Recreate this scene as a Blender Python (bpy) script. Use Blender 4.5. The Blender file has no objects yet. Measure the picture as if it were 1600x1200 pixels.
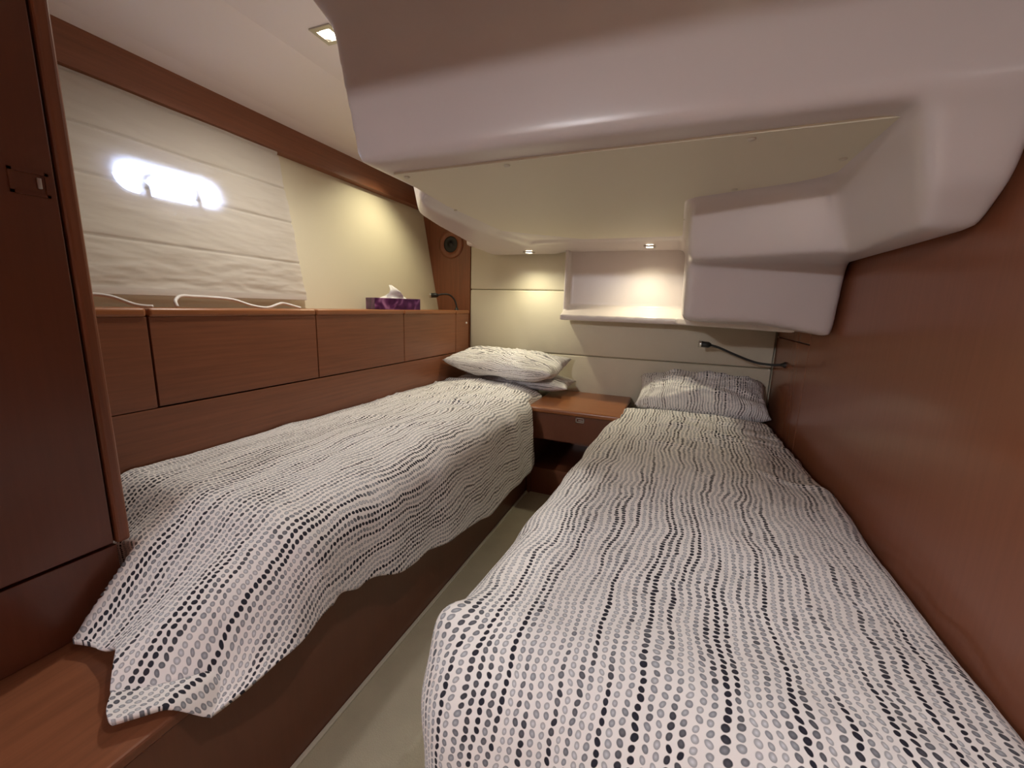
import bpy, bmesh, math, random
from mathutils import Vector, Matrix, noise
random.seed(7)

# ------------------------------------------------------------------ scale / camera
S = 1.12          # builder units -> metres (the cabin is measured from the eye point)
ZC = 0.88         # eye height above the floor in builder units
def W(p): return Vector((p[0]*S, p[1]*S, (p[2]+ZC)*S))
C = bpy.context.scene.collection
scn = bpy.context.scene

F_PX, VX, VY, ROLL = 645.0, 1059.0, 487.0, 0.030
_a = Vector((VX-800, VY-600, F_PX)); _d = _a.normalized()
_up = _a.cross(Vector((1, ROLL, 0))).normalized()
if _up.y > 0: _up = -_up
_r = _d.cross(_up).normalized()
if _r.x < 0: _r = -_r
def c2w(v): return Vector((_r.dot(v), _d.dot(v), _up.dot(v)))
cr, cu, cb = c2w(Vector((1,0,0))), c2w(Vector((0,-1,0))), c2w(Vector((0,0,-1)))
cam = bpy.data.cameras.new('camera'); cam_o = bpy.data.objects.new('camera', cam); C.objects.link(cam_o)
cam.sensor_fit = 'HORIZONTAL'; cam.sensor_width = 36; cam.lens = F_PX/1600*36; cam.clip_start = 0.02
M = Matrix((cr, cu, cb)).transposed().to_4x4(); M.translation = W((0,0,0)); cam_o.matrix_world = M
scn.camera = cam_o

# ------------------------------------------------------------------ world (daylight outside the hull)
wd = bpy.data.worlds.new('world'); scn.world = wd; wd.use_nodes = True
bg = wd.node_tree.nodes['Background']; bg.inputs[0].default_value = (0.50, 0.62, 1.0, 1); bg.inputs[1].default_value = 13.0
scn.view_settings.view_transform = 'Standard'; scn.view_settings.look = 'None'
scn.view_settings.exposure = 1.25; scn.view_settings.gamma = 1.0; scn.view_settings.use_curve_mapping = False

P_DOOR, P_SPOT, P_CEIL, P_WALL, P_FOOT = 46.0, 3.6, 11.5, 6.8, 12.0
COL_DOOR, COL_SPOT = (0.95, 0.96, 1.0), (1.0, 0.92, 0.64)

# ------------------------------------------------------------------ materials
def mat(name): 
    m = bpy.data.materials.new(name); m.use_nodes = True
    return m, m.node_tree, m.node_tree.nodes['Principled BSDF']
def plain(name, col, rough=.5, metal=0, bump=0, bscale=200, var=0, vscale=6):
    m, nt, b = mat(name); N, L = nt.nodes, nt.links
    b.inputs['Base Color'].default_value = (*col, 1); b.inputs['Roughness'].default_value = rough; b.inputs['Metallic'].default_value = metal
    tc = N.new('ShaderNodeTexCoord')
    if var:
        n = N.new('ShaderNodeTexNoise'); n.inputs['Scale'].default_value = vscale; n.inputs['Detail'].default_value = 5
        L.new(tc.outputs['Object'], n.inputs['Vector'])
        mx = N.new('ShaderNodeMix'); mx.data_type = 'RGBA'
        mx.inputs[6].default_value = (*[c*(1-var) for c in col], 1); mx.inputs[7].default_value = (*[min(1, c*(1+var)) for c in col], 1)
        L.new(n.outputs['Fac'], mx.inputs[0]); L.new(mx.outputs[2], b.inputs['Base Color'])
    if bump:
        n = N.new('ShaderNodeTexNoise'); n.inputs['Scale'].default_value = bscale; n.inputs['Detail'].default_value = 3
        L.new(tc.outputs['Object'], n.inputs['Vector'])
        bp = N.new('ShaderNodeBump'); bp.inputs['Strength'].default_value = bump; bp.inputs['Distance'].default_value = .003
        L.new(n.outputs['Fac'], bp.inputs['Height']); L.new(bp.outputs[0], b.inputs['Normal'])
    return m
def wood(name, col, grain=(60, 2.2, 60), rough=.36, var=.16):
    m, nt, b = mat(name); N, L = nt.nodes, nt.links
    tc = N.new('ShaderNodeTexCoord'); mp = N.new('ShaderNodeMapping'); mp.inputs['Scale'].default_value = grain
    L.new(tc.outputs['Object'], mp.inputs[0])
    n = N.new('ShaderNodeTexNoise'); n.inputs['Scale'].default_value = 1.6; n.inputs['Detail'].default_value = 6; n.inputs['Roughness'].default_value = .6
    L.new(mp.outputs[0], n.inputs['Vector'])
    cr_ = N.new('ShaderNodeValToRGB')
    cr_.color_ramp.elements[0].position = .3; cr_.color_ramp.elements[0].color = (*[c*(1-var) for c in col], 1)
    cr_.color_ramp.elements[1].position = .7; cr_.color_ramp.elements[1].color = (*[c*(1+var) for c in col], 1)
    L.new(n.outputs['Fac'], cr_.inputs[0]); L.new(cr_.outputs[0], b.inputs['Base Color'])
    b.inputs['Roughness'].default_value = rough
    bp = N.new('ShaderNodeBump'); bp.inputs['Strength'].default_value = .06; bp.inputs['Distance'].default_value = .001
    L.new(n.outputs['Fac'], bp.inputs['Height']); L.new(bp.outputs[0], b.inputs['Normal'])
    return m
def emit(name, col, strength):
    m, nt, b = mat(name)
    b.inputs['Base Color'].default_value = (*col, 1); b.inputs['Emission Color'].default_value = (*col, 1); b.inputs['Emission Strength'].default_value = strength
    return m

WOODC = (0.225, 0.080, 0.037)
M_wood = wood('cherry_wood', WOODC)
M_woodv = wood('cherry_wood_vertical', WOODC, (60, 60, 2.2))
M_wallwood_shaded = wood('cherry_veneer_shaded', (0.150, 0.050, 0.025), (60, 60, 2.2), .30, .06)  # darker copy of the cherry: shade on locker and bases put into the colour
M_rightwood_lit = wood('glossy_cherry_veneer_lit', (0.255, 0.090, 0.046), (60, 60, 2.2), .20, .04)  # lighter copy of the veneer: brighter light on this wall put into the colour
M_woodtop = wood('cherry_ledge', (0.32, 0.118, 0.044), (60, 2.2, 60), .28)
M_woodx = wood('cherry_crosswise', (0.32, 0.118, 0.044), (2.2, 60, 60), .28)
M_dark = plain('dark_gap', (0.02, 0.008, 0.005), .8)
M_cream = plain('cream_vinyl', (0.66, 0.60, 0.45), .55, bump=.12, bscale=260)
M_pad = plain('cream_padding', (0.66, 0.61, 0.48), .6, bump=.15, bscale=240)
M_gel = plain('white_gelcoat', (0.64, 0.575, 0.56), .28, var=.02, vscale=3)
M_ceil = plain('white_headliner', (0.84, 0.80, 0.79), .5)
M_liner = plain('beige_liner_panel', (0.76, 0.71, 0.57), .6, bump=.08, bscale=300)
M_floor = plain('beige_floor_covering', (0.47, 0.42, 0.31), .85, bump=.35, bscale=350, var=.12, vscale=14)
M_black = plain('black_rubber', (0.012, 0.012, 0.012), .45)
M_chrome = plain('brushed_nickel', (0.55, 0.53, 0.50), .3, 1)
M_cable = plain('white_cable', (0.75, 0.72, 0.70), .4)
M_cap = plain('screw_cap', (0.62, 0.57, 0.47), .35)
M_matt = plain('mattress_ticking', (0.6, 0.57, 0.52), .8)
M_tissue = plain('tissue_paper', (0.85, 0.83, 0.82), .9)
M_lampglow = emit('warm_lamp_glass', (1.0, 0.90, 0.70), 9)
M_glass, _nt, _b = mat('porthole_glass'); _b.inputs['Transmission Weight'].default_value = 1; _b.inputs['Roughness'].default_value = .02; _b.inputs['IOR'].default_value = 1.02

def mathn(N, L, op, a, b=None, c=None, clamp=False):
    n = N.new('ShaderNodeMath'); n.operation = op; n.use_clamp = clamp
    for i, v in enumerate((a, b, c)):
        if v is None: continue
        if isinstance(v, (int, float)): n.inputs[i].default_value = v
        else: L.new(v, n.inputs[i])
    return n.outputs[0]
def dotted(name, row=.0121, col=.0090):
    m, nt, b = mat(name); N, L = nt.nodes, nt.links
    f = lambda *a, **k: mathn(N, L, *a, **k)
    uv = N.new('ShaderNodeUVMap'); uv.uv_map = 'UVMap'
    # wavy hand-drawn rows
    n1 = N.new('ShaderNodeTexNoise'); n1.inputs['Scale'].default_value = 5; n1.inputs['Detail'].default_value = 2
    L.new(uv.outputs[0], n1.inputs['Vector'])
    n1b = N.new('ShaderNodeTexNoise'); n1b.inputs['Scale'].default_value = 120; n1b.inputs['Detail'].default_value = 1
    L.new(uv.outputs[0], n1b.inputs['Vector'])
    sx = N.new('ShaderNodeSeparateXYZ'); L.new(uv.outputs[0], sx.inputs[0])
    U = f('ADD', sx.outputs[0], f('MULTIPLY', f('SUBTRACT', n1.outputs['Fac'], .5), .06))
    U = f('ADD', U, f('MULTIPLY', f('SUBTRACT', n1b.outputs['Fac'], .5), .0022))
    V = sx.outputs[1]
    ru = f('DIVIDE', U, row); ri = f('FLOOR', ru); fu = f('SUBTRACT', f('SUBTRACT', ru, ri), .5)
    w1 = N.new('ShaderNodeTexWhiteNoise'); w1.noise_dimensions = '1D'; L.new(ri, w1.inputs['W'])
    cv = f('ADD', f('DIVIDE', V, col), f('MULTIPLY', w1.outputs['Value'], 7.0))
    ci = f('FLOOR', cv); fv = f('SUBTRACT', f('SUBTRACT', cv, ci), .5)
    cmb = N.new('ShaderNodeCombineXYZ'); L.new(ri, cmb.inputs[0]); L.new(ci, cmb.inputs[1])
    w2 = N.new('ShaderNodeTexWhiteNoise'); w2.noise_dimensions = '2D'; L.new(cmb.outputs[0], w2.inputs['Vector'])
    s2 = N.new('ShaderNodeSeparateColor'); L.new(w2.outputs['Color'], s2.inputs[0])
    fu2 = f('ADD', fu, f('MULTIPLY', f('SUBTRACT', s2.outputs[0], .5), .16))
    fv2 = f('ADD', fv, f('MULTIPLY', f('SUBTRACT', s2.outputs[1], .5), .10))
    # tilt of each dot
    tilt = f('MULTIPLY', f('SUBTRACT', s2.outputs[2], .5), .5)
    fu3 = f('ADD', fu2, f('MULTIPLY', fv2, tilt))
    d = f('SQRT', f('ADD', f('POWER', f('MULTIPLY', f('ABSOLUTE', fu3), 1.25), 2.0), f('POWER', f('MULTIPLY', f('ABSOLUTE', fv2), .88), 2.0)))
    r = f('ADD', .33, f('MULTIPLY', s2.outputs[1], .07))
    mask = f('MULTIPLY', f('SUBTRACT', f('ADD', r, .035), d), 14.0, clamp=True)
    # tone: runs of dark dots along some rows
    cm2 = N.new('ShaderNodeCombineXYZ'); L.new(f('MULTIPLY', ri, 3.71), cm2.inputs[0]); L.new(f('MULTIPLY', V, 3.6), cm2.inputs[1])
    n2 = N.new('ShaderNodeTexNoise'); n2.noise_dimensions = '2D'; n2.inputs['Scale'].default_value = 1; n2.inputs['Detail'].default_value = 1
    L.new(cm2.outputs[0], n2.inputs['Vector'])
    tone = f('ADD', n2.outputs['Fac'], f('ADD', f('MULTIPLY', f('SUBTRACT', s2.outputs[0], .5), .12), f('MULTIPLY', f('SUBTRACT', w1.outputs['Value'], .5), .14)))
    rp = N.new('ShaderNodeValToRGB'); e = rp.color_ramp.elements
    e[0].position = .40; e[0].color = (.47, .475, .51, 1); e[1].position = .66; e[1].color = (.012, .012, .024, 1)
    x = e.new(.50); x.color = (.29, .30, .335, 1); x = e.new(.585); x.color = (.10, .102, .12, 1)
    L.new(tone, rp.inputs[0])
    # watercolour ring: darker rim
    rim = f('ADD', .66, f('MULTIPLY', f('SUBTRACT', r, d), 2.4))
    dc = N.new('ShaderNodeMix'); dc.data_type = 'RGBA'; dc.blend_type = 'MULTIPLY'; dc.inputs[0].default_value = 1
    L.new(rp.outputs[0], dc.inputs[6]); L.new(rim, dc.inputs[7])
    mx = N.new('ShaderNodeMix'); mx.data_type = 'RGBA'; mx.inputs[6].default_value = (.88, .845, .84, 1)
    L.new(mask, mx.inputs[0]); L.new(dc.outputs[2], mx.inputs[7]); L.new(mx.outputs[2], b.inputs['Base Color'])
    b.inputs['Roughness'].default_value = .85
    n3 = N.new('ShaderNodeTexNoise'); n3.inputs['Scale'].default_value = 14; n3.inputs['Detail'].default_value = 4
    L.new(uv.outputs[0], n3.inputs['Vector'])
    bp = N.new('ShaderNodeBump'); bp.inputs['Strength'].default_value = .35; bp.inputs['Distance'].default_value = .012
    L.new(n3.outputs['Fac'], bp.inputs['Height']); L.new(bp.outputs[0], b.inputs['Normal'])
    return m
M_dots = dotted('dotted_cotton')

# blind fabric: thin cloth that lets daylight through
M_blind = bpy.data.materials.new('blind_fabric'); M_blind.use_nodes = True
nt = M_blind.node_tree; N, L = nt.nodes, nt.links; N.clear()
out = N.new('ShaderNodeOutputMaterial'); df = N.new('ShaderNodeBsdfDiffuse'); tl = N.new('ShaderNodeBsdfTranslucent'); tr = N.new('ShaderNodeBsdfTransparent')
df.inputs[0].default_value = (.78, .72, .66, 1); tl.inputs[0].default_value = (.75, .74, .72, 1); tr.inputs[0].default_value = (.95, .96, 1, 1)
m1 = N.new('ShaderNodeMixShader'); m2 = N.new('ShaderNodeMixShader'); m1.inputs[0].default_value = .42; m2.inputs[0].default_value = .10
L.new(df.outputs[0], m1.inputs[1]); L.new(tl.outputs[0], m1.inputs[2]); L.new(m1.outputs[0], m2.inputs[1]); L.new(tr.outputs[0], m2.inputs[2]); L.new(m2.outputs[0], out.inputs[0])
tc = N.new('ShaderNodeTexCoord'); mp = N.new('ShaderNodeMapping'); mp.inputs['Scale'].default_value = (30, 5, 40); L.new(tc.outputs['Object'], mp.inputs[0])
nn = N.new('ShaderNodeTexNoise'); nn.inputs['Scale'].default_value = 1.2; nn.inputs['Detail'].default_value = 5; L.new(mp.outputs[0], nn.inputs['Vector'])
bp = N.new('ShaderNodeBump'); bp.inputs['Strength'].default_value = .4; bp.inputs['Distance'].default_value = .006; L.new(nn.outputs['Fac'], bp.inputs['Height']); L.new(bp.outputs[0], df.inputs['Normal'])

# ------------------------------------------------------------------ mesh helpers
def tag(o, label=None, cat=None, group=None, kind=None):
    if label: o['label'] = label
    if cat: o['category'] = cat
    if group: o['group'] = group
    if kind: o['kind'] = kind
    return o
def thing(name, loc, label, cat, group=None):
    o = bpy.data.objects.new(name, None); o.empty_display_size = .05; C.objects.link(o); o.location = W(loc)
    return tag(o, label, cat, group)
def root_loc(p):
    v = Vector((0, 0, 0))
    while p is not None: v += p.location; p = p.parent
    return v
def link(name, me, m, parent=None, smooth=False):
    off = root_loc(parent)
    if parent is None:
        # origin at the centre of the underside of the mesh
        xs = [v.co for v in me.vertices]
        off = Vector(((min(c.x for c in xs)+max(c.x for c in xs))/2, (min(c.y for c in xs)+max(c.y for c in xs))/2, min(c.z for c in xs)))
    me.transform(Matrix.Translation(-off))
    o = bpy.data.objects.new(name, me); C.objects.link(o)
    if parent is None: o.location = off
    else: o.parent = parent
    if m: me.materials.append(m)
    if smooth:
        for p in me.polygons: p.use_smooth = True
    return o
def finish(name, bm, m, parent=None, smooth=False):
    bmesh.ops.recalc_face_normals(bm, faces=bm.faces[:])
    for v in bm.verts: v.co = W(v.co)
    me = bpy.data.meshes.new(name); bm.to_mesh(me); bm.free()
    return link(name, me, m, parent, smooth)
def add_box(bm, x0, x1, y0, y1, z0, z1, bev=0, seg=2, xf=None):
    vs = [bm.verts.new((x, y, z)) for x in (x0, x1) for y in (y0, y1) for z in (z0, z1)]
    fs = [bm.faces.new([vs[i] for i in q]) for q in ((0,1,3,2),(4,6,7,5),(0,4,5,1),(2,3,7,6),(0,2,6,4),(1,5,7,3))]
    if bev:
        r = bmesh.ops.bevel(bm, geom=list({e for f_ in fs for e in f_.edges}), offset=bev, segments=seg, affect='EDGES', profile=.5)
        vs = list({v for f_ in r['faces'] for v in f_.verts} | {v for v in vs if v.is_valid})
    if xf is not None:
        for v in vs: v.co = xf @ v.co
    return vs
def box(name, x0, x1, y0, y1, z0, z1, m, parent=None, bev=0, seg=2, xf=None):
    bm = bmesh.new(); add_box(bm, x0, x1, y0, y1, z0, z1, bev, seg, xf)
    return finish(name, bm, m, parent)
def add_hex(bm, bottom, top):
    """prism between two equal-length loops"""
    a = [bm.verts.new(p) for p in bottom]; b = [bm.verts.new(p) for p in top]; n = len(a)
    bm.faces.new(a[::-1]); bm.faces.new(b)
    for i in range(n): bm.faces.new((a[i], a[(i+1) % n], b[(i+1) % n], b[i]))
def prism_z(bm, poly, z0, z1, poly2=None):
    add_hex(bm, [(x, y, z0) for x, y in poly], [(x, y, z1) for x, y in (poly2 or poly)])
def prism_y(bm, poly, y0, y1):
    add_hex(bm, [(x, y0, z) for x, z in poly], [(x, y1, z) for x, z in poly])
def smooth_path(pts, n=8):
    out = []; P = [Vector(p) for p in pts]
    for i in range(len(P)-1):
        p0, p1, p2, p3 = P[max(i-1, 0)], P[i], P[i+1], P[min(i+2, len(P)-1)]
        for k in range(n):
            t = k/n
            out.append(.5*((2*p1)+(-p0+p2)*t+(2*p0-5*p1+4*p2-p3)*t*t+(-p0+3*p1-3*p2+p3)*t**3))
    out.append(P[-1]); return out
def add_tube(bm, pts, rad, seg=10, caps=True):
    rings = []; up = Vector((.13, .27, 1)).normalized()
    for i, p in enumerate(pts):
        p = Vector(p); t = (Vector(pts[min(i+1, len(pts)-1)])-Vector(pts[max(i-1, 0)])).normalized()
        a = t.cross(up); a = a.normalized() if a.length > 1e-4 else Vector((1, 0, 0)); b = t.cross(a)
        r = rad[i] if isinstance(rad, (list, tuple)) else rad
        rings.append([bm.verts.new(p+a*r*math.cos(2*math.pi*k/seg)+b*r*math.sin(2*math.pi*k/seg)) for k in range(seg)])
    for i in range(len(rings)-1):
        for k in range(seg): bm.faces.new((rings[i][k], rings[i][(k+1) % seg], rings[i+1][(k+1) % seg], rings[i+1][k]))
    if caps: bm.faces.new(rings[0][::-1]); bm.faces.new(rings[-1])
def tube(name, pts, rad, m, parent=None, seg=10):
    bm = bmesh.new(); add_tube(bm, pts, rad, seg); return finish(name, bm, m, parent, True)
def add_lathe(bm, prof, origin, axis, seg=24):
    """prof: (radius, height) list along axis"""
    ax = Vector(axis).normalized(); a = ax.orthogonal().normalized(); b = ax.cross(a); O = Vector(origin); rings = []
    for r, h in prof:
        if r < 1e-6: rings.append([bm.verts.new(O+ax*h)])
        else: rings.append([bm.verts.new(O+ax*h+a*r*math.cos(2*math.pi*k/seg)+b*r*math.sin(2*math.pi*k/seg)) for k in range(seg)])
    for i in range(len(rings)-1):
        A, B = rings[i], rings[i+1]
        for k in range(seg):
            q = [A[k % len(A)], A[(k+1) % len(A)], B[(k+1) % len(B)], B[k % len(B)]]
            u = []; [u.append(v) for v in q if v not in u]
            if len(u) > 2: bm.faces.new(u)
def lathe(name, prof, origin, axis, m, parent=None, seg=24, smooth=True):
    bm = bmesh.new(); add_lathe(bm, prof, origin, axis, seg)
    o = finish(name, bm, m, parent, smooth)
    return o
def voxel_round(name, bm, m, parent, voxel, iters):
    """union of the solids in bm with rounded, moulded edges"""
    bmesh.ops.recalc_face_normals(bm, faces=bm.faces[:])
    me = bpy.data.meshes.new('tmp'); bm.to_mesh(me); bm.free()
    o = bpy.data.objects.new('tmp', me); C.objects.link(o)
    r = o.modifiers.new('r', 'REMESH'); r.mode = 'VOXEL'; r.voxel_size = voxel; r.adaptivity = 0
    s = o.modifiers.new('s', 'SMOOTH'); s.factor = .5; s.iterations = iters
    dg = bpy.context.evaluated_depsgraph_get(); dg.update()
    nm = bpy.data.meshes.new_from_object(o.evaluated_get(dg)); nm.name = name
    bpy.data.objects.remove(o); bpy.data.meshes.remove(me)
    for v in nm.vertices: v.co = W(v.co)
    nm.materials.clear()
    return link(name, nm, m, parent, True)
def spot_light(name, loc, target, power, col, angle, blend, parent, rad=.02):
    l = bpy.data.lights.new(name, 'SPOT'); l.energy = power; l.color = col; l.spot_size = math.radians(angle); l.spot_blend = blend; l.shadow_soft_size = rad
    o = bpy.data.objects.new(name, l); C.objects.link(o); o.parent = parent
    o.location = W(loc)-root_loc(parent); o.rotation_euler = (W(target)-W(loc)).to_track_quat('-Z', 'Y').to_euler()
    return o

D = 2.2          # head wall
XR = .433        # right wall
XS = -1.137      # shelf front
CZ = .73         # ceiling
YB = -3.0        # end of the passage behind the doorway
FZ = -.88        # floor

# ------------------------------------------------------------------ room shell
def struct(o, label=None, cat=None): return tag(o, label, cat, kind='structure')
struct(box('floor', -1.6, .55, YB-.1, 2.4, FZ-.06, FZ, M_floor), 'beige textured floor covering in the narrow aisle between the beds', 'floor')
# ceiling with the sloped cove along the hull side
bm = bmesh.new()
prism_y(bm, [(-1.56, .640), (-1.46, .640), (-1.40, .664), (-1.27, .698), (-1.13, CZ), (.55, CZ), (.55, .82), (-1.56, .82)], YB-.1, 2.4)
struct(finish('ceiling', bm, M_ceil), 'white headliner ceiling with a shallow cove on the hull side', 'ceiling')
# right wall : veneer panels on a backing
wr = struct(box('wall_right', XR+.012, .55, YB-.1, 2.4, FZ, CZ, M_dark), 'glossy reddish cherry veneer wall beside the bed', 'wall')
box('panel', XR, XR+.012, YB, 1.698, FZ, CZ, M_rightwood_lit, wr, .0015)
box('panel', XR, XR+.012, 1.704, D-.002, -.098, CZ, M_rightwood_lit, wr, .0015)
box('panel', XR, XR+.012, 1.704, D-.002, FZ, -.1015, M_rightwood_lit, wr, .0015)
# back wall : padded vinyl panels
wb = struct(box('wall_back', -1.56, .55, D+.03, 2.4, FZ, CZ, M_cream), 'cream padded vinyl head wall with horizontal seams', 'wall')
for z0, z1 in ((.093, .50), (-.247, .091), (-.62, -.249)):
    o = box('padded_panel', XS+.003, XR-.004, D, D+.03, z0, z1, M_pad, wb, .008, 3)
    for p in o.data.polygons: p.use_smooth = True
# left hull side wall, leaning outwards, with the porthole opening
LX, LZ = -.106, .563
_l = math.hypot(LX, LZ); LU = Vector((LX/_l, 0, LZ/_l)); LN = Vector((LZ/_l, 0, -LX/_l))   # up the wall / into the room
L0 = Vector((-1.35, 0, -.025))
def lw(y, v, d=0):      # point on the leaning wall: y, height along wall, distance into the room
    p = L0+LU*v+LN*d; return Vector((p.x, y, p.z))
def lw_box(bm, y0, y1, v0, v1, d0, d1):
    add_hex(bm, [lw(y0, v0, d0), lw(y1, v0, d0), lw(y1, v0, d1), lw(y0, v0, d1)], [lw(y0, v1, d0), lw(y1, v1, d0), lw(y1, v1, d1), lw(y0, v1, d1)])
PY, PV, PL, PH = .824, .342, .132, .039       # porthole centre and half sizes
bm = bmesh.new()
lw_box(bm, .30, PY-PL-.012, -.06, .60, -.10, 0); lw_box(bm, PY+PL+.012, D+.2, -.06, .60, -.10, 0)
lw_box(bm, PY-PL-.012, PY+PL+.012, -.06, PV-PH-.010, -.10, 0); lw_box(bm, PY-PL-.012, PY+PL+.012, PV+PH+.010, .60, -.10, 0)
wl = struct(finish('wall_left', bm, M_cream), 'cream vinyl hull side wall above the long shelf', 'wall')
bm = bmesh.new(); add_box(bm, -1.62, -1.56, YB-.1, .29, FZ, .8); add_box(bm, -1.60, -1.40, .31, 2.4, FZ, -.10); add_box(bm, -1.62, -1.37, .27, .30, FZ, .64)
struct(finish('wall_hull', bm, M_cream), 'plain hull side behind the lockers', 'wall')
def stadium(l, h, n=10):
    pts = []
    for k in range(n+1): a = -math.pi/2+math.pi*k/n; pts.append((l-h+h*math.cos(a), h*math.sin(a)))
    for k in range(n+1): a = math.pi/2+math.pi*k/n; pts.append((-(l-h)+h*math.cos(a), h*math.sin(a)))
    return pts
def lw_ring(bm, outer, inner, d0, d1):
    n = len(outer); R = []
    for loop in (outer, inner):
        for d in (d0, d1): R.append([bm.verts.new(lw(PY+a, PV+b, d)) for a, b in loop])
    oa, ob, ia, ib = R
    for k in range(n):
        j = (k+1) % n
        bm.faces.new((oa[k], oa[j], ob[j], ob[k])); bm.faces.new((ia[k], ib[k], ib[j], ia[j]))
        bm.faces.new((ob[k], ob[j], ib[j], ib[k])); bm.faces.new((oa[k], ia[k], ia[j], oa[j]))
win = bpy.data.objects.new('window_1', None); C.objects.link(win); win.location = W(lw(PY, PV)); struct(win, 'oval porthole glowing with daylight behind the blind', 'window')
inner = stadium(PL, PH)
outer = [(math.copysign(.195, a) if abs(a)/.195 >= abs(b)/.095 else a*.095/max(abs(b), 1e-6), math.copysign(.095, b) if abs(b)/.095 > abs(a)/.195 else b*.195/max(abs(a), 1e-6)) for a, b in inner]
bm = bmesh.new(); lw_ring(bm, outer, inner, -.035, -.002); finish('window_frame', bm, M_gel, win)
bm = bmesh.new(); lw_ring(bm, [(a*1.10, b*1.3) for a, b in inner], inner, -.002, .006); finish('window_rim', bm, M_chrome, win, True)
bm = bmesh.new(); gl = stadium(PL+.004, PH+.004)
A = [bm.verts.new(lw(PY+a, PV+b, -.028)) for a, b in gl]; B_ = [bm.verts.new(lw(PY+a, PV+b, -.022)) for a, b in gl]
bm.faces.new(A); bm.faces.new(B_)
for k in range(len(A)): bm.faces.new((A[k], A[(k+1) % len(A)], B_[(k+1) % len(A)], B_[k]))
finish('glass', bm, M_glass, win)
for y, dr in ((.757, 1), (.889, -1)):
    bm = bmesh.new(); lw_box(bm, y-.009, y+.009, .292, .328, .0, .018); 
    add_tube(bm, [lw(y, .325, .012), lw(y-.004*dr, .342, .013), lw(y+dr*.022, .362, .014)], [.010, .007, .004], 8)
    finish('latch', bm, M_black, win)
# walls around the doorway and passage behind the camera
struct(box('wall_front', -1.6, .55, YB-.1, YB, FZ, CZ, M_wallwood_shaded), 'wood wall closing the passage', 'wall')
bm = bmesh.new(); add_box(bm, -1.6, XR, -.29, -.25, .502, CZ)
struct(finish('wall_door_header', bm, M_wallwood_shaded), 'wood header above the cabin doorway', 'wall')

# wooden beam under the cove
bm = bmesh.new(); add_hex(bm, [lw(.30, .570, .0), lw(D, .570, .0), lw(D, .570, .032), lw(.30, .570, .032)], [lw(.30, .680, .0), lw(D, .680, .0), lw(D, .680, .032), lw(.30, .680, .032)])
struct(finish('trim_1', bm, M_wood), 'long dark wooden beam running under the ceiling cove', 'trim')
# wooden end panel of the shelf alcove
bm = bmesh.new(); add_hex(bm, [(-1.30, D, -.60), (XS, D, -.60), (XS, D+.03, -.60), (-1.30, D+.03, -.60)], [(-1.47, D, .66), (XS, D, .66), (XS, D+.03, .66), (-1.47, D+.03, .66)])
struct(finish('trim_2', bm, M_woodv), 'cherry wood end panel at the head end of the shelf', 'trim')

# ------------------------------------------------------------------ overhead moulded unit
ov = thing('overhead_moulding', (-.2, 1.5, .29), 'large glossy white moulded overhead unit stepping down over both beds', 'overhead unit')
bm = bmesh.new()
TOP = .80
# main body
prism_z(bm, [(-.690, .785), (.425, .785), (.425, 2.19), (-.690, 2.19)], .300, .60, [(-.752, .780), (.425, .775), (.425, 2.19), (-.752, 2.19)])
prism_z(bm, [(-.752, .780), (.425, .775), (.425, 2.19), (-.752, 2.19)], .58, TOP, [(-.93, .775), (.425, .765), (.425, 2.19), (-.93, 2.19)])
# left wing
prism_z(bm, [(-.70, 1.05), (-.80, 1.19), (-.845, 1.37), (-.92, 1.76), (-.99, 2.19), (-.60, 2.19), (-.70, 1.56)], .276, TOP,
        [(-.70, 1.05), (-.90, 1.15), (-.95, 1.37), (-1.0, 1.76), (-1.08, 2.19), (-.60, 2.19), (-.70, 1.56)])
# rear strip carrying the lamps
prism_z(bm, [(-.99, 1.86), (.05, 1.86), (.05, 2.19), (-.99, 2.19)], .284, .5)
# right arm along the wall
add_hex(bm, [(.345, .885, .138), (.426, .885, .138), (.426, 2.19, .142), (.345, 2.19, .142)], [(.325, .830, .195), (.426, .830, .195), (.426, 2.19, .195), (.325, 2.19, .195)])
add_hex(bm, [(.325, .830, .190), (.426, .830, .190), (.426, 2.19, .190), (.325, 2.19, .190)], [(.282, .788, .33), (.4255, .788, .33), (.4255, 2.19, .33), (.282, 2.19, .33)])
# upper box
prism_z(bm, [(.012, 1.285), (.30, 1.185), (.426, 1.185), (.426, 2.19), (.012, 2.19)], .142, .40, [(.0, 1.255), (.30, 1.14), (.426, 1.14), (.426, 2.19), (.0, 2.19)])
# lower box
add_hex(bm, [(.015, 1.385, -.026), (.22, 1.415, -.026), (.426, 1.46, -.062), (.426, 2.19, -.062), (.015, 2.19, -.026)], [(.010, 1.36, .20), (.21, 1.39, .20), (.426, 1.42, .20), (.426, 2.19, .20), (.010, 2.19, .20)])
voxel_round('shell', bm, M_gel, ov, .0095, 24)
# recessed shelf niche
bm = bmesh.new()
prism_z(bm, [(-.545, 2.03), (.0, 2.0), (.20, 1.80), (.36, 1.60), (.40, 2.19), (-.545, 2.19)], -.058, -.028)
add_hex(bm, [(-.545, y, z) for y, z in ((2.035, -.05), (2.19, -.05), (2.19, .015), (2.155, .015), (2.035, -.029))], [(.05, y, z) for y, z in ((2.015, -.05), (2.19, -.05), (2.19, .015), (2.155, .015), (2.015, -.029))])
add_box(bm, -.548, .05, 2.155, 2.192, -.058, .32)
add_box(bm, -.548, -.532, 2.085, 2.19, -.058, .32)
voxel_round('niche', bm, M_gel, ov, .005, 6)
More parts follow.
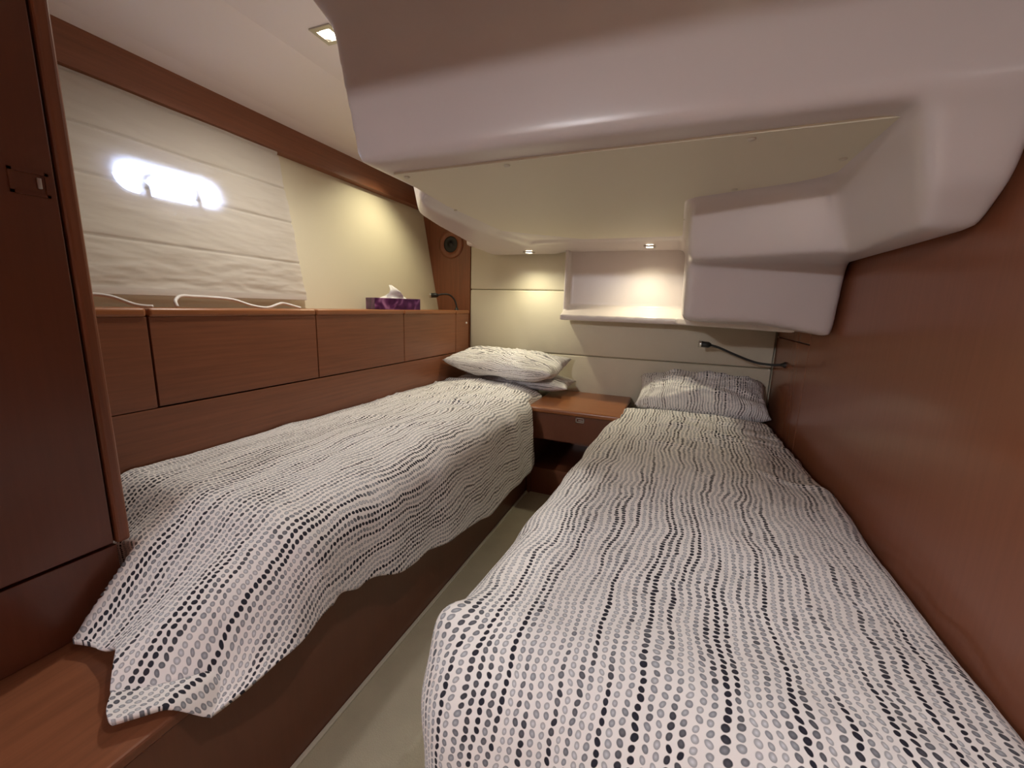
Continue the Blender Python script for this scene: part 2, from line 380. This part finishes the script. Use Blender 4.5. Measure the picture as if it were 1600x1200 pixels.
# fabric covered access panel
bm = bmesh.new()
poly = [(-.648, .862), (.290, .842), (.298, 1.06), (.285, 1.10), (.262, 1.135), (.22, 1.165), (.012, 1.245), (.008, 1.842), (-.40, 1.855), (-.728, 1.545)]
prism_z(bm, poly, .2955, .306)
pn = finish('access_panel', bm, M_liner, ov)
for x, y in ((-.628, .885), (-.367, .875), (.09, .868), (.265, 1.02), (.10, 1.19), (-.005, 1.52), (-.685, 1.22)):
    lathe('screw_cap', [(.007, 0), (.007, -.002), (.005, -.0035), (0, -.004)], (x, y, .296), (0, 0, 1), M_cap, pn, 14)

# ------------------------------------------------------------------ recessed downlights
def downlight(loc, label, power, angle, half=.026, target=None, name='ceiling_downlight', col=COL_SPOT):
    x, y, z = loc
    t = thing(name, loc, label, 'light', 'recessed cabin downlights')
    bm = bmesh.new(); h = half; k = half*.62
    for a in ((x-h, x+h, y-h, y-k), (x-h, x+h, y+k, y+h), (x-h, x-k, y-k, y+k), (x+k, x+h, y-k, y+k)): add_box(bm, a[0], a[1], a[2], a[3], z-.004, z+.002)
    finish('frame', bm, M_chrome, t)
    lathe('lamp_glass', [(k*1.02, .002), (k*1.02, -.001), (k*.6, -.003), (0, -.0035)], loc, (0, 0, 1), M_lampglow, t, 20)
    spot_light('lamp_beam', (x, y, z-.012), target or (x, y, z-1), power, col, angle, 1.0, t, .02)
downlight((-.975, 1.02, CZ), 'square downlight in the headliner beside the overhead unit', P_CEIL, 150, .036, col=(1.0, .95, .84))
downlight((.06, .32, CZ), 'square downlight in the headliner above the foot of the bed by the veneer wall', P_FOOT, 88, .036, col=(1.0, .96, .93))
downlight((-.725, 2.045, .2725), 'small downlight under the overhead unit above the padded wall left of the niche', P_SPOT, 145, .024)
downlight((-.143, 1.995, .2805), 'small downlight shining into the white niche', P_SPOT, 145, .024)
downlight((-1.19, 1.75, .712), 'downlight in the cove lighting the hull wall above the tissue box', P_WALL, 110, .026, (-1.36, 1.68, -.1))
# passage lamp behind the doorway
pl_ = thing('passage_lamp', (-.93, -2.6, CZ), 'round ceiling lamp in the passage behind the doorway', 'light')
lathe('housing', [(.07, 0), (.07, -.012), (.05, -.016), (0, -.016)], (-.93, -2.6, CZ), (0, 0, 1), M_chrome, pl_)
lathe('diffuser', [(.045, -.014), (.04, -.026), (.02, -.03), (0, -.03)], (-.93, -2.6, CZ), (0, 0, 1), M_lampglow, pl_)
pt = bpy.data.lights.new('passage_light', 'POINT'); pt.energy = P_DOOR; pt.color = COL_DOOR; pt.shadow_soft_size = .05
po = bpy.data.objects.new('passage_light', pt); C.objects.link(po); po.parent = pl_; po.location = Vector((0, 0, -.09*S))

# ------------------------------------------------------------------ roman blind
def fbm(x, y, z=0, o=4): return noise.fractal(Vector((x, y, z)), 1.0, 2.0, o)
BY0, BY1 = .42, 1.215
seams = [.56, .438, .315, .165, .012]      # heights along the wall of the folds
bm = bmesh.new(); nu, nv = 90, 150; rows = []
for j in range(nv+1):
    v = .028+(.566-.028)*j/nv; r = []
    for i in range(nu+1):
        y = BY0+(BY1-BY0)*i/nu
        low = max(0, min(1, (.20-v)/.15)); d = .026
        for s in seams: d += -.006*math.exp(-((v-s-.01*(.5-i/nu))/.0030)**2)
        d += .0022*fbm(y*7, v*26)*(1+2.4*low) + .003*low*abs(fbm(y*5+3, v*30+y*9))
        yy = y+(.006*fbm(v*12, 3) if i > nu-3 else 0) + (-.025*(v-.3)*0 if i else 0)
        r.append(bm.verts.new(lw(yy, v+.004*fbm(y*4, 7)*(1 if j < 3 else 0), d)))
    rows.append(r)
for j in range(nv):
    for i in range(nu): bm.faces.new((rows[j][i], rows[j][i+1], rows[j+1][i+1], rows[j+1][i]))
rb = thing('roman_blind', lw(.82, .03, .03), 'off-white crinkled fabric roman blind hanging over the porthole', 'blind')
finish('fabric', bm, M_blind, rb, True)
bm = bmesh.new(); lw_box(bm, BY0, BY1-.003, .022, .040, .020, .031); finish('hem_bar', bm, M_blind, rb)

# ------------------------------------------------------------------ long shelf cabinet
sc = thing('shelf_cabinet', (-1.23, 1.3, -.577), 'long low cherry wood shelf cabinet with three flap doors along the hull', 'cabinet')
box('carcass', -1.34, XS-.020, .40, D-.004, -.577, -.050, M_dark, sc)
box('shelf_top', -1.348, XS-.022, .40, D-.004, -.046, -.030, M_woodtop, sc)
G = .0022
cells = [(.40, .588-G, 'filler_panel'), (.588+G, 1.072-G, 'flap_door'), (1.072+G, 1.562-G, 'flap_door'), (1.562+G, 2.035-G, 'flap_door'), (2.035+G, D-.012, 'filler_panel')]
for a, b, n in cells:
    z0 = -.263+G if n == 'flap_door' else -.263
    o = box(n, XS-.018, XS, a, b, z0, -.048, M_wood, sc, .0012)
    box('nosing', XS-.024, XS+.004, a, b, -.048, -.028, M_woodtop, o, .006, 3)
box('lower_panel', XS-.018, XS, .40, D-.012, -.577, -.263-G, M_wood, sc, .0012)
lathe('button', [(.006, 0), (.006, .004), (.004, .006), (0, .006)], (XS+.0005, 2.155, -.10), (1, 0, 0), M_cable, sc, 14)

# ------------------------------------------------------------------ tall locker by the doorway
lk = thing('tall_locker', (-1.1, .0, -.577), 'tall cherry wood locker in shade-darkened veneer beside the foot of the hull side bed', 'locker')
LKX = -.885
box('body', -1.34, LKX-.022, -.70, .375, -.435, CZ-.004, M_wallwood_shaded, lk)
box('plinth', -1.34, LKX-.012, -.70, .372, -.577, -.440, M_wallwood_shaded, lk, .001)
o = box('corner_post', LKX-.022, LKX, .368, .389, -.435, CZ-.004, M_woodv, lk, .006, 3)
dr = box('door', LKX-.020, LKX-.001, -.34, .364, -.430, CZ-.008, M_wallwood_shaded, lk, .002)
box('door', LKX-.020, LKX-.001, -.70, -.345, -.430, CZ-.008, M_wallwood_shaded, lk, .002)
bm = bmesh.new(); y0, y1, z0, z1 = .315, .356, .138, .172
for a in ((y0, y1, z0, z0+.004), (y0, y1, z1-.004, z1), (y0, y0+.004, z0, z1), (y1-.004, y1, z0, z1)): add_box(bm, LKX-.003, LKX+.001, *a)
lt = finish('latch_frame', bm, M_wallwood_shaded, dr)
box('latch_lever', LKX-.002, LKX+.002, .343, .348, .149, .164, M_chrome, lt, .001)

# ------------------------------------------------------------------ beds
def cloth(name, pos, na, nb, m, parent, thick=.009, uvf=None):
    """pos(i,j) -> (point, (u,v)) in builder units"""
    verts, uvs = [], []
    for j in range(nb+1):
        for i in range(na+1):
            p, t = pos(i/na, j/nb); verts.append(W(p)); uvs.append(t)
    faces = [(j*(na+1)+i, j*(na+1)+i+1, (j+1)*(na+1)+i+1, (j+1)*(na+1)+i) for j in range(nb) for i in range(na)]
    me = bpy.data.meshes.new(name); me.from_pydata([tuple(v) for v in verts], [], faces)
    ul = me.uv_layers.new(name='UVMap')
    for lp in me.loops: ul.data[lp.index].uv = uvs[lp.vertex_index]
    o = link(name, me, m, parent, True)
    if thick:
        s = o.modifiers.new('thickness', 'SOLIDIFY'); s.thickness = thick*S; s.offset = -1
    return o
def lerp(a, b, t): return a+(b-a)*t
def sstep(a, b, x): t = max(0, min(1, (x-a)/(b-a))); return t*t*(3-2*t)
def interp(pts, x):
    if x <= pts[0][0]: return pts[0][1]
    for (x0, y0), (x1, y1) in zip(pts, pts[1:]):
        if x <= x1: t = (x-x0)/(x1-x0); t = t*t*(3-2*t); return y0+(y1-y0)*t
    return pts[-1][1]
def roll(d, r, amax):
    """distance d past an edge -> (outward, drop) rolling over radius r up to angle amax"""
    a = d/r
    if a <= amax: return r*math.sin(a), r*(1-math.cos(a))
    e = d-r*amax
    return r*math.sin(amax)+e*math.cos(amax), r*(1-math.cos(amax))+e*math.sin(amax)
def wrinkle(u, v, k):
    w = .0075*fbm(u*3.1+k, v*2.3, k) + .0040*fbm(u*9, v*7, k+5)
    return w
def ridges(u, v, k):
    n = noise.noise(Vector((u*3.3+k, v*9.0+1.5*noise.noise(Vector((u*4, v*3, k))), k)))
    return max(0, 1-abs(n)*5.0)**2

def crease(x, y, segs):
    t = 0
    for x0, y0, x1, y1, amp, w in segs:
        dx, dy = x1-x0, y1-y0; l2 = dx*dx+dy*dy
        k = max(0, min(1, ((x-x0)*dx+(y-y0)*dy)/l2)); px, py = x0+k*dx, y0+k*dy+.015*math.sin(k*5+x0*9)
        d = math.hypot(x-px, y-py); t += amp*math.sin(math.pi*(.08+.84*k))*math.exp(-(d/w)**2)
    return t
CR1 = [(-.95, 1.30, -.66, 1.52, .013, .014), (-.90, 1.48, -.64, 1.36, .010, .012), (-1.05, 1.62, -.72, 1.78, .012, .014), (-.78, 1.60, -.64, 1.80, .010, .012),
       (-1.02, 1.80, -.88, 1.66, .012, .012), (-1.08, 1.05, -.85, 1.12, .008, .018), (-.84, .98, -.64, 1.20, .009, .014), (-.95, 1.72, -.70, 1.90, -.010, .016), (-.80, 1.22, -.62, 1.66, .008, .012)]
CR2 = [(-.10, 1.72, .38, 1.82, .011, .014), (-.16, 1.58, .16, 1.68, .010, .013), (.10, 1.60, .40, 1.52, .009, .013), (-.12, 1.42, .12, 1.38, .008, .014), (.0, 1.84, .30, 1.75, -.009, .016), (.22, 1.30, .42, 1.20, .008, .016), (-.05, 1.52, .30, 1.45, -.007, .018)]
# --- left berth base (step) and mattress
b1 = thing('berth_base', (-.87, .8, FZ), 'low cherry wood platform with shade-darkened panels carrying the hull side bed and locker', 'bed base')
box('front_panel', -.623, -.605, -.70, D-.01, FZ, -.596, M_wallwood_shaded, b1, .001)
box('top_board', -1.345, -.603, -.70, D-.01, -.596, -.578, M_wood, b1, .004)
box('back_board', -1.345, -1.325, -.70, D-.01, FZ, -.596, M_wallwood_shaded, b1)
bm = bmesh.new(); add_box(bm, XS+.010, -.655, .56, 2.13, -.577, -.436, .03, 4)
tag(finish('mattress', bm, M_matt, None, True), 'slim pale mattress under the dotted duvet on the hull side platform', 'mattress')

XE1, YF1 = -.645, .52
hemA = [(.25, .20), (.42, .205), (.50, .20), (.54, .185), (.60, .215), (.80, .275), (1.25, .345), (1.6, .35), (1.9, .29), (2.04, .12)]
def duvet1(s, t):
    # across: from the cabinet (a0) to the aisle hem ; along: head (b=-) to foot
    yh = 1.955
    # along coordinate: distance from the foot edge, negative = on top
    bt = t
    Bfull = .365
    along = lerp(-(yh-YF1), Bfull, bt)
    ytop = YF1-along
    A = interp(hemA, max(ytop, .25)) + .018*noise.noise(Vector((ytop*7, 2, 1)))
    if along > 0: A = lerp(.195, .0, (along/Bfull)**2.0)
    across = lerp(-(XE1-(XS+.006)), A, s)
    x_on = XE1+min(across, 0)
    # shorten the foot hang in the middle of the foot end
    if along > 0:
        k = lerp(.72, 1.0, sstep(-.12, .0, across))
        k = max(k, lerp(.90, .72, sstep(-.32, -.16, across)))
        along *= k
    a, b = max(across, 0), max(along, 0)
    dd = math.hypot(a, b)
    u, v = across, along
    x, y, z = XE1+min(across, 0), YF1-min(along, 0), -.408
    # doming of the top
    top = .016*math.sin(math.pi*max(0, min(1, (across+.50)/.56))) 
    z += top
    z -= .03*sstep(1.70, 2.04, y)*sstep(-.1, .05, across)
    if dd > 1e-6:
        ca, sb = a/dd, b/dd
        amax = lerp(math.radians(38), math.radians(84), ca*ca)
        out, drop = roll(dd, .075, amax)
        x += out*ca; y -= out*sb; z -= drop
    # wrinkles
    hw = sstep(.0, .12, dd)
    z += wrinkle(u, v, 1.3)*(1-.5*hw)
    nr = (1-hw)
    head = sstep(1.15, 1.75, y)
    z += .009*ridges(u, v, 4.2)*(.10+.9*head)*nr
    z += crease(x, y, CR1)*(1-.7*hw)
    # vertical folds in the hanging side / foot
    if a > 0:
        fold = .004*math.sin(v*24+2*noise.noise(Vector((v*4, 0, 9)))) + .008*noise.noise(Vector((v*13, u*3, 4)))
        x += fold*sstep(0, .18, a)*(1 if b == 0 else .4)
    if b > 0:
        fold = .024*math.sin(u*26+b*9+.6)*sstep(.02, .25, b)
        z += fold; y += .010*math.sin(u*17+1)*sstep(0, .2, b)
    x = min(x, lerp(-.4, -.606, sstep(1.62, 1.745, y)))
    # locker corner and platform
    y = max(y, lerp(.402, .05, sstep(LKX+.003, LKX+.045, x)))
    if y < .56: z = max(z, lerp(-.562, -.625, sstep(-.612, -.560, x))-.10*sstep(.42, .56, y)*sstep(-.63, -.60, x))
    if x < -.612: z = max(z, -.562)
    return (x, y, z), (u+.9, v+3.0)
d1 = cloth('duvet', duvet1, 130, 300, M_dots, None)
tag(d1, 'crumpled grey dotted duvet draped over the hull side bed, foot end spilling onto the platform', 'duvet', 'dotted duvets')

# --- right berth
b2 = thing('berth_base', (.13, 1.35, FZ), 'shade-darkened cherry wood base under the bed beside the veneer wall', 'bed base')
box('front_panel', -.150, -.132, .60, D-.01, FZ, -.64, M_wallwood_shaded, b2, .001)
box('top_board', -.150, XR-.004, .60, D-.01, -.64, -.622, M_woodtop, b2, .002)
box('foot_panel', -.132, XR-.004, .60, .618, FZ, -.64, M_wallwood_shaded, b2, .001)
bm = bmesh.new(); add_box(bm, -.165, XR-.055, .56, 2.13, -.621, -.500, .03, 4)
tag(finish('mattress', bm, M_matt, None, True), 'slim pale mattress under the dotted duvet beside the veneer wall', 'mattress')
def duvet2(s, t):
    yh, YF = 1.955, .50
    r = .085
    Bf = .36
    along = lerp(-(yh-YF), Bf, t)
    ytop = YF-min(along, 0)
    XE = -.215+.060*((ytop-.5)/1.45)
    A = interp([(.45, .30), (.7, .31), (1.2, .30), (1.7, .24), (1.95, .15)], ytop)
    Wd = XR-.010-XE
    across = lerp(A, -Wd, s)
    a, b = max(across, 0), max(along, 0); dd = math.hypot(a, b)
    x, y, z = XE-min(across, 0), ytop, -.462
    z += .022*math.sin(math.pi*max(0, min(1, (-across+.06)/(Wd+.06))))**.7
    edge = max(0, 1-(XR-.010-x)/.05); z -= .035*edge*edge
    if dd > 1e-6:
        ca, sb = a/dd, b/dd
        amax = lerp(math.radians(86), math.radians(104), ca)
        out, drop = roll(dd, lerp(.13, r, ca), amax)
        x -= out*ca; y -= out*sb; z -= drop
    u, v = across, along
    hw = sstep(0, .14, dd)
    z += wrinkle(u, v, 7.7)*(1-.6*hw)
    head = sstep(1.25, 1.7, ytop)
    z += .008*ridges(u*.6, v*1.1, 2.2)*(.10+.9*head)*(1-hw)
    z -= .020*sstep(1.90, 1.955, ytop)*(1-sstep(0, .1, a))
    if a > 0: x += (.010*noise.noise(Vector((v*9, u*3, 4)))+.005*math.sin(v*21))*sstep(0, .2, a)
    if b > 0: y += .010*noise.noise(Vector((u*8, v*4, 14)))*sstep(0, .2, b)
    # pinched cover corner at the foot
    c = math.exp(-(((across-.06)/.035)**2+((along-.02)/.035)**2)); z += .016*c; x -= .014*c
    x = min(x, XR-.012-.040*sstep(1.30, 1.75, y)+.03*math.exp(-((y-1.16)/.10)**2)*0)
    z += .022*math.exp(-((y-1.18)/.12)**2)*sstep(.30, .42, x)
    z += crease(x, y, CR2)*(1-hw)
    x = max(x, lerp(-.6, -.176, sstep(1.64, 1.745, y)))
    return (x, y, z), (u+5.3, v+8.0)
d2 = cloth('duvet', duvet2, 150, 300, M_dots, None)
tag(d2, 'smooth grey dotted duvet spread over the bed beside the veneer wall', 'duvet', 'dotted duvets')

# --- pillows
def pillow(name, label, cen, size, rot, k, uvo, group, lift=0, swap=False):
    hx, hy, hz = size; Rm = Matrix.Rotation(rot[2], 3, 'Z') @ Matrix.Rotation(rot[1], 3, 'Y') @ Matrix.Rotation(rot[0], 3, 'X')
    n = 44; verts, uvs, faces = [], [], []
    for side in (1, -1):
        for j in range(n+1):
            for i in range(n+1):
                u, v = -1+2*i/n, -1+2*j/n
                e = max(0, (1-abs(u)**2.6))*max(0, (1-abs(v)**2.6)); th = e**.42
                px = u*hx*(1-.05*(1-v*v)); py = v*hy*(1-.06*(1-u*u))
                w = (.22*noise.noise(Vector((u*2.2+k, v*2.0, k))) + .10*noise.noise(Vector((u*5+k, v*6, k*2))) + .16*max(0, 1-4*abs(noise.noise(Vector((u*2.6+k, v*3.4-u, k*3)))))**2)*min(1, th*1.5)
                p = Vector((px, py, hz*(side*th + w)))
                p.z += hz*.35*(u*u*v*v)*lift
                verts.append(W(Rm @ p + Vector(cen))); ex = (1-th)*hz*1.3; wv = abs(v)**8/(abs(u)**8+abs(v)**8+1e-6); qx = px+math.copysign(ex*(1-wv), u); qy = py+math.copysign(ex*wv, v); qx, qy = qx+.03*side, qy
                uvs.append((qy+uvo[0], qx+uvo[1]) if swap else (qx+uvo[0], qy+uvo[1]))
    base = (n+1)*(n+1)
    for j in range(n):
        for i in range(n):
            q = (j*(n+1)+i, j*(n+1)+i+1, (j+1)*(n+1)+i+1, (j+1)*(n+1)+i)
            faces.append(q); faces.append(tuple(base+x for x in q[::-1]))
    me = bpy.data.meshes.new(name); me.from_pydata([tuple(v) for v in verts], [], faces)
    ul = me.uv_layers.new(name='UVMap')
    for lp in me.loops: ul.data[lp.index].uv = uvs[lp.vertex_index]
    bm = bmesh.new(); bm.from_mesh(me); bmesh.ops.remove_doubles(bm, verts=bm.verts[:], dist=1e-5); bm.to_mesh(me); bm.free()
    o = link(name, me, M_dots, None, True); tag(o, label, 'pillow', group); return o
pillow('pillow', 'flat dotted pillow lying at the bottom of the pair on the hull side bed', (-.785, 2.075, -.392), (.31, .112, .038), (.02, .0, .02), 3.1, (20, 20), 'dotted pillows', 0, True)
pillow('pillow', 'plump creased dotted pillow on top of the pair on the hull side bed', (-.815, 2.01, -.296), (.305, .155, .062), (.14, .035, -.07), 8.4, (24, 20), 'dotted pillows', 1, True)
pillow('pillow', 'dotted pillow leaning against the padded wall on the bed beside the veneer wall', (.13, 2.055, -.378), (.275, .125, .085), (.42, 0, -.01), 5.2, (28, 20), 'dotted pillows')

# ------------------------------------------------------------------ nightstand between the beds
ns = thing('nightstand', (-.36, 1.98, FZ), 'built-in cherry wood nightstand with one drawer between the beds', 'nightstand')
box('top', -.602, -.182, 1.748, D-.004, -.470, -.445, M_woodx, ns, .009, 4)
box('side_panel', -.60, -.585, 1.775, D-.004, FZ, -.472, M_wallwood_shaded, ns)
box('side_panel', -.197, -.182, 1.775, D-.004, FZ, -.472, M_wallwood_shaded, ns)
box('back_panel', -.585, -.197, D-.02, D-.004, FZ, -.472, M_wallwood_shaded, ns)
dw = box('drawer', -.583, -.199, 1.770, 1.79, -.598, -.475, M_wallwood_shaded, ns, .002)
box('drawer_floor', -.585, -.197, 1.79, D-.02, -.606, -.599, M_wallwood_shaded, ns)
box('cubby_floor', -.585, -.197, 1.775, D-.02, -.760, -.745, M_wallwood_shaded, ns)
box('plinth', -.585, -.197, 1.79, 1.805, FZ, -.760, M_wallwood_shaded, ns)
bm = bmesh.new(); x0, x1, z0, z1 = -.378, -.340, -.500, -.478
for a in ((x0, x1, z0, z0+.004), (x0, x1, z1-.004, z1), (x0, x0+.004, z0, z1), (x1-.004, x1, z0, z1)): add_box(bm, a[0], a[1], 1.766, 1.772, a[2], a[3])
add_box(bm, x0+.012, x1-.006, 1.766, 1.772, z0+.008, z1-.010)
finish('latch', bm, M_chrome, dw)

# ------------------------------------------------------------------ small things
# tissue box
tb = thing('tissue_box', (-1.243, 1.63, -.030), 'purple tissue box with a tissue pulled up, standing on the shelf', 'tissue box')
XT = Matrix.Translation((-1.243, 1.63, -.030)) @ Matrix.Rotation(math.radians(62), 4, 'Z')
m, nt, b = mat('purple_carton'); N, L = nt.nodes, nt.links
tc = N.new('ShaderNodeTexCoord'); n = N.new('ShaderNodeTexNoise'); n.inputs['Scale'].default_value = 14; n.inputs['Detail'].default_value = 1; n.inputs['Distortion'].default_value = 1.6
L.new(tc.outputs['Object'], n.inputs['Vector']); rp = N.new('ShaderNodeValToRGB'); e = rp.color_ramp.elements
e[0].position = .35; e[0].color = (.055, .010, .060, 1); e[1].position = .7; e[1].color = (.42, .20, .40, 1); x = e.new(.52); x.color = (.13, .03, .13, 1)
L.new(n.outputs['Fac'], rp.inputs[0]); L.new(rp.outputs[0], b.inputs['Base Color']); b.inputs['Roughness'].default_value = .35
box('carton', -.112, .112, -.052, .052, .0005, .052, m, tb, .002, 2, XT)
bm = bmesh.new(); R_ = []
for j in range(13):
    h = j/12; r = []
    for i in range(24):
        a = 2*math.pi*i/24; rad = lerp(.062, .006, h**.55)*(1+.35*math.sin(3*a+h*5)+.18*math.sin(7*a+9*h))
        p = Vector((rad*math.cos(a)*1.1+.020*h-.03*h*h, rad*math.sin(a)*.5+.010*math.sin(h*7), .050+.062*h**1.3))
        r.append(bm.verts.new(XT @ p))
    R_.append(r)
for j in range(12):
    for i in range(24): bm.faces.new((R_[j][i], R_[j][(i+1) % 24], R_[j+1][(i+1) % 24], R_[j+1][i]))
bm.faces.new(R_[-1]); finish('tissue', bm, M_tissue, tb, True)

# speaker in the end panel
sp = thing('speaker', (-1.262, D-.001, .30), 'round black speaker with a wooden ring in the end panel of the shelf', 'speaker')
lathe('ring', [(.078, 0), (.078, .008), (.072, .011), (.046, .011), (.044, .004)], (-1.262, D+.001, .345), (0, -1, 0), M_woodv, sp, 36)
lathe('cone', [(.045, .001), (.045, .008), (.036, .006), (.016, .003), (.014, .008), (0, .011)], (-1.262, D, .345), (0, -1, 0), M_black, sp, 32)

# reading lamps on flexible stems
def reading_lamp(label, base, base_ax, path, head_dir):
    t = thing('reading_lamp', base, label, 'reading lamp', 'flexible reading lamps')
    lathe('base', [(.013, 0), (.013, .006), (.008, .010), (.006, .018), (0, .018)], base, base_ax, M_black, t, 18)
    pts = smooth_path(path, 8); tube('flexible_stem', pts, .0048, M_black, t, 10)
    e = Vector(path[-1]); h = lathe('lamp_head', [(0, -.004), (.007, -.004), (.0125, .006), (.0135, .045), (.011, .045), (.010, .038), (0, .036)], e, head_dir, M_black, t, 20)
    lathe('lamp_rim', [(.0140, .036), (.0146, .046), (.0125, .047), (.0118, .044)], e, head_dir, M_chrome, h, 20)
    return t
reading_lamp('black flexible reading lamp on the veneer wall above the leaning pillow', (XR, 1.98, -.203), (-1, 0, 0),
             [(XR-.012, 1.98, -.203), (.385, 1.985, -.206), (.326, 2.0, -.202), (.25, 2.0, -.176), (.18, 2.0, -.148), (.145, 2.0, -.139)], (-1, -.05, .06))
reading_lamp('black flexible reading lamp standing on the shelf by the end panel', (-1.185, 2.13, -.030), (0, 0, 1),
             [(-1.185, 2.13, -.018), (-1.188, 2.13, .0), (-1.20, 2.125, .033), (-1.225, 2.11, .057), (-1.262, 2.095, .058), (-1.283, 2.085, .052)], (-.9, -.35, -.05))

# white charging cables lying on the shelf below the blind
def cable(pts, label):
    o = tube('white_cable', smooth_path(pts, 8), .0042, M_cable, None, 8); return tag(o, label, 'cable', 'white cables on the shelf')
cable([(-1.30, .44, -.0255), (-1.27, .50, -.012), (-1.255, .535, -.001), (-1.235, .57, -.004), (-1.20, .60, -.022), (-1.18, .625, -.0255)], 'white cable looping over the shelf next to the locker')
cable([(-1.17, .672, -.0252), (-1.18, .675, -.010), (-1.20, .70, .002), (-1.235, .75, .002), (-1.25, .80, .001), (-1.235, .86, -.004), (-1.21, .90, -.020), (-1.19, .935, -.0255), (-1.20, .985, -.014), (-1.205, 1.01, -.012), (-1.19, 1.06, -.0255)], 'long white cable snaking along the shelf under the blind')
struct(box('trim_3', -.6045, -.594, -.70, 1.78, FZ, FZ+.006, M_cap, None, .002), 'thin pale edge strip between aisle floor and platform', 'trim')
# floor stud
tag(lathe('floor_stud', [(.007, 0), (.007, .002), (.004, .004), (0, .004)], (-.487, 1.205, FZ+.0002), (0, 0, 1), M_black, None, 16), 'small dark snap stud on the beige aisle floor', 'stud')
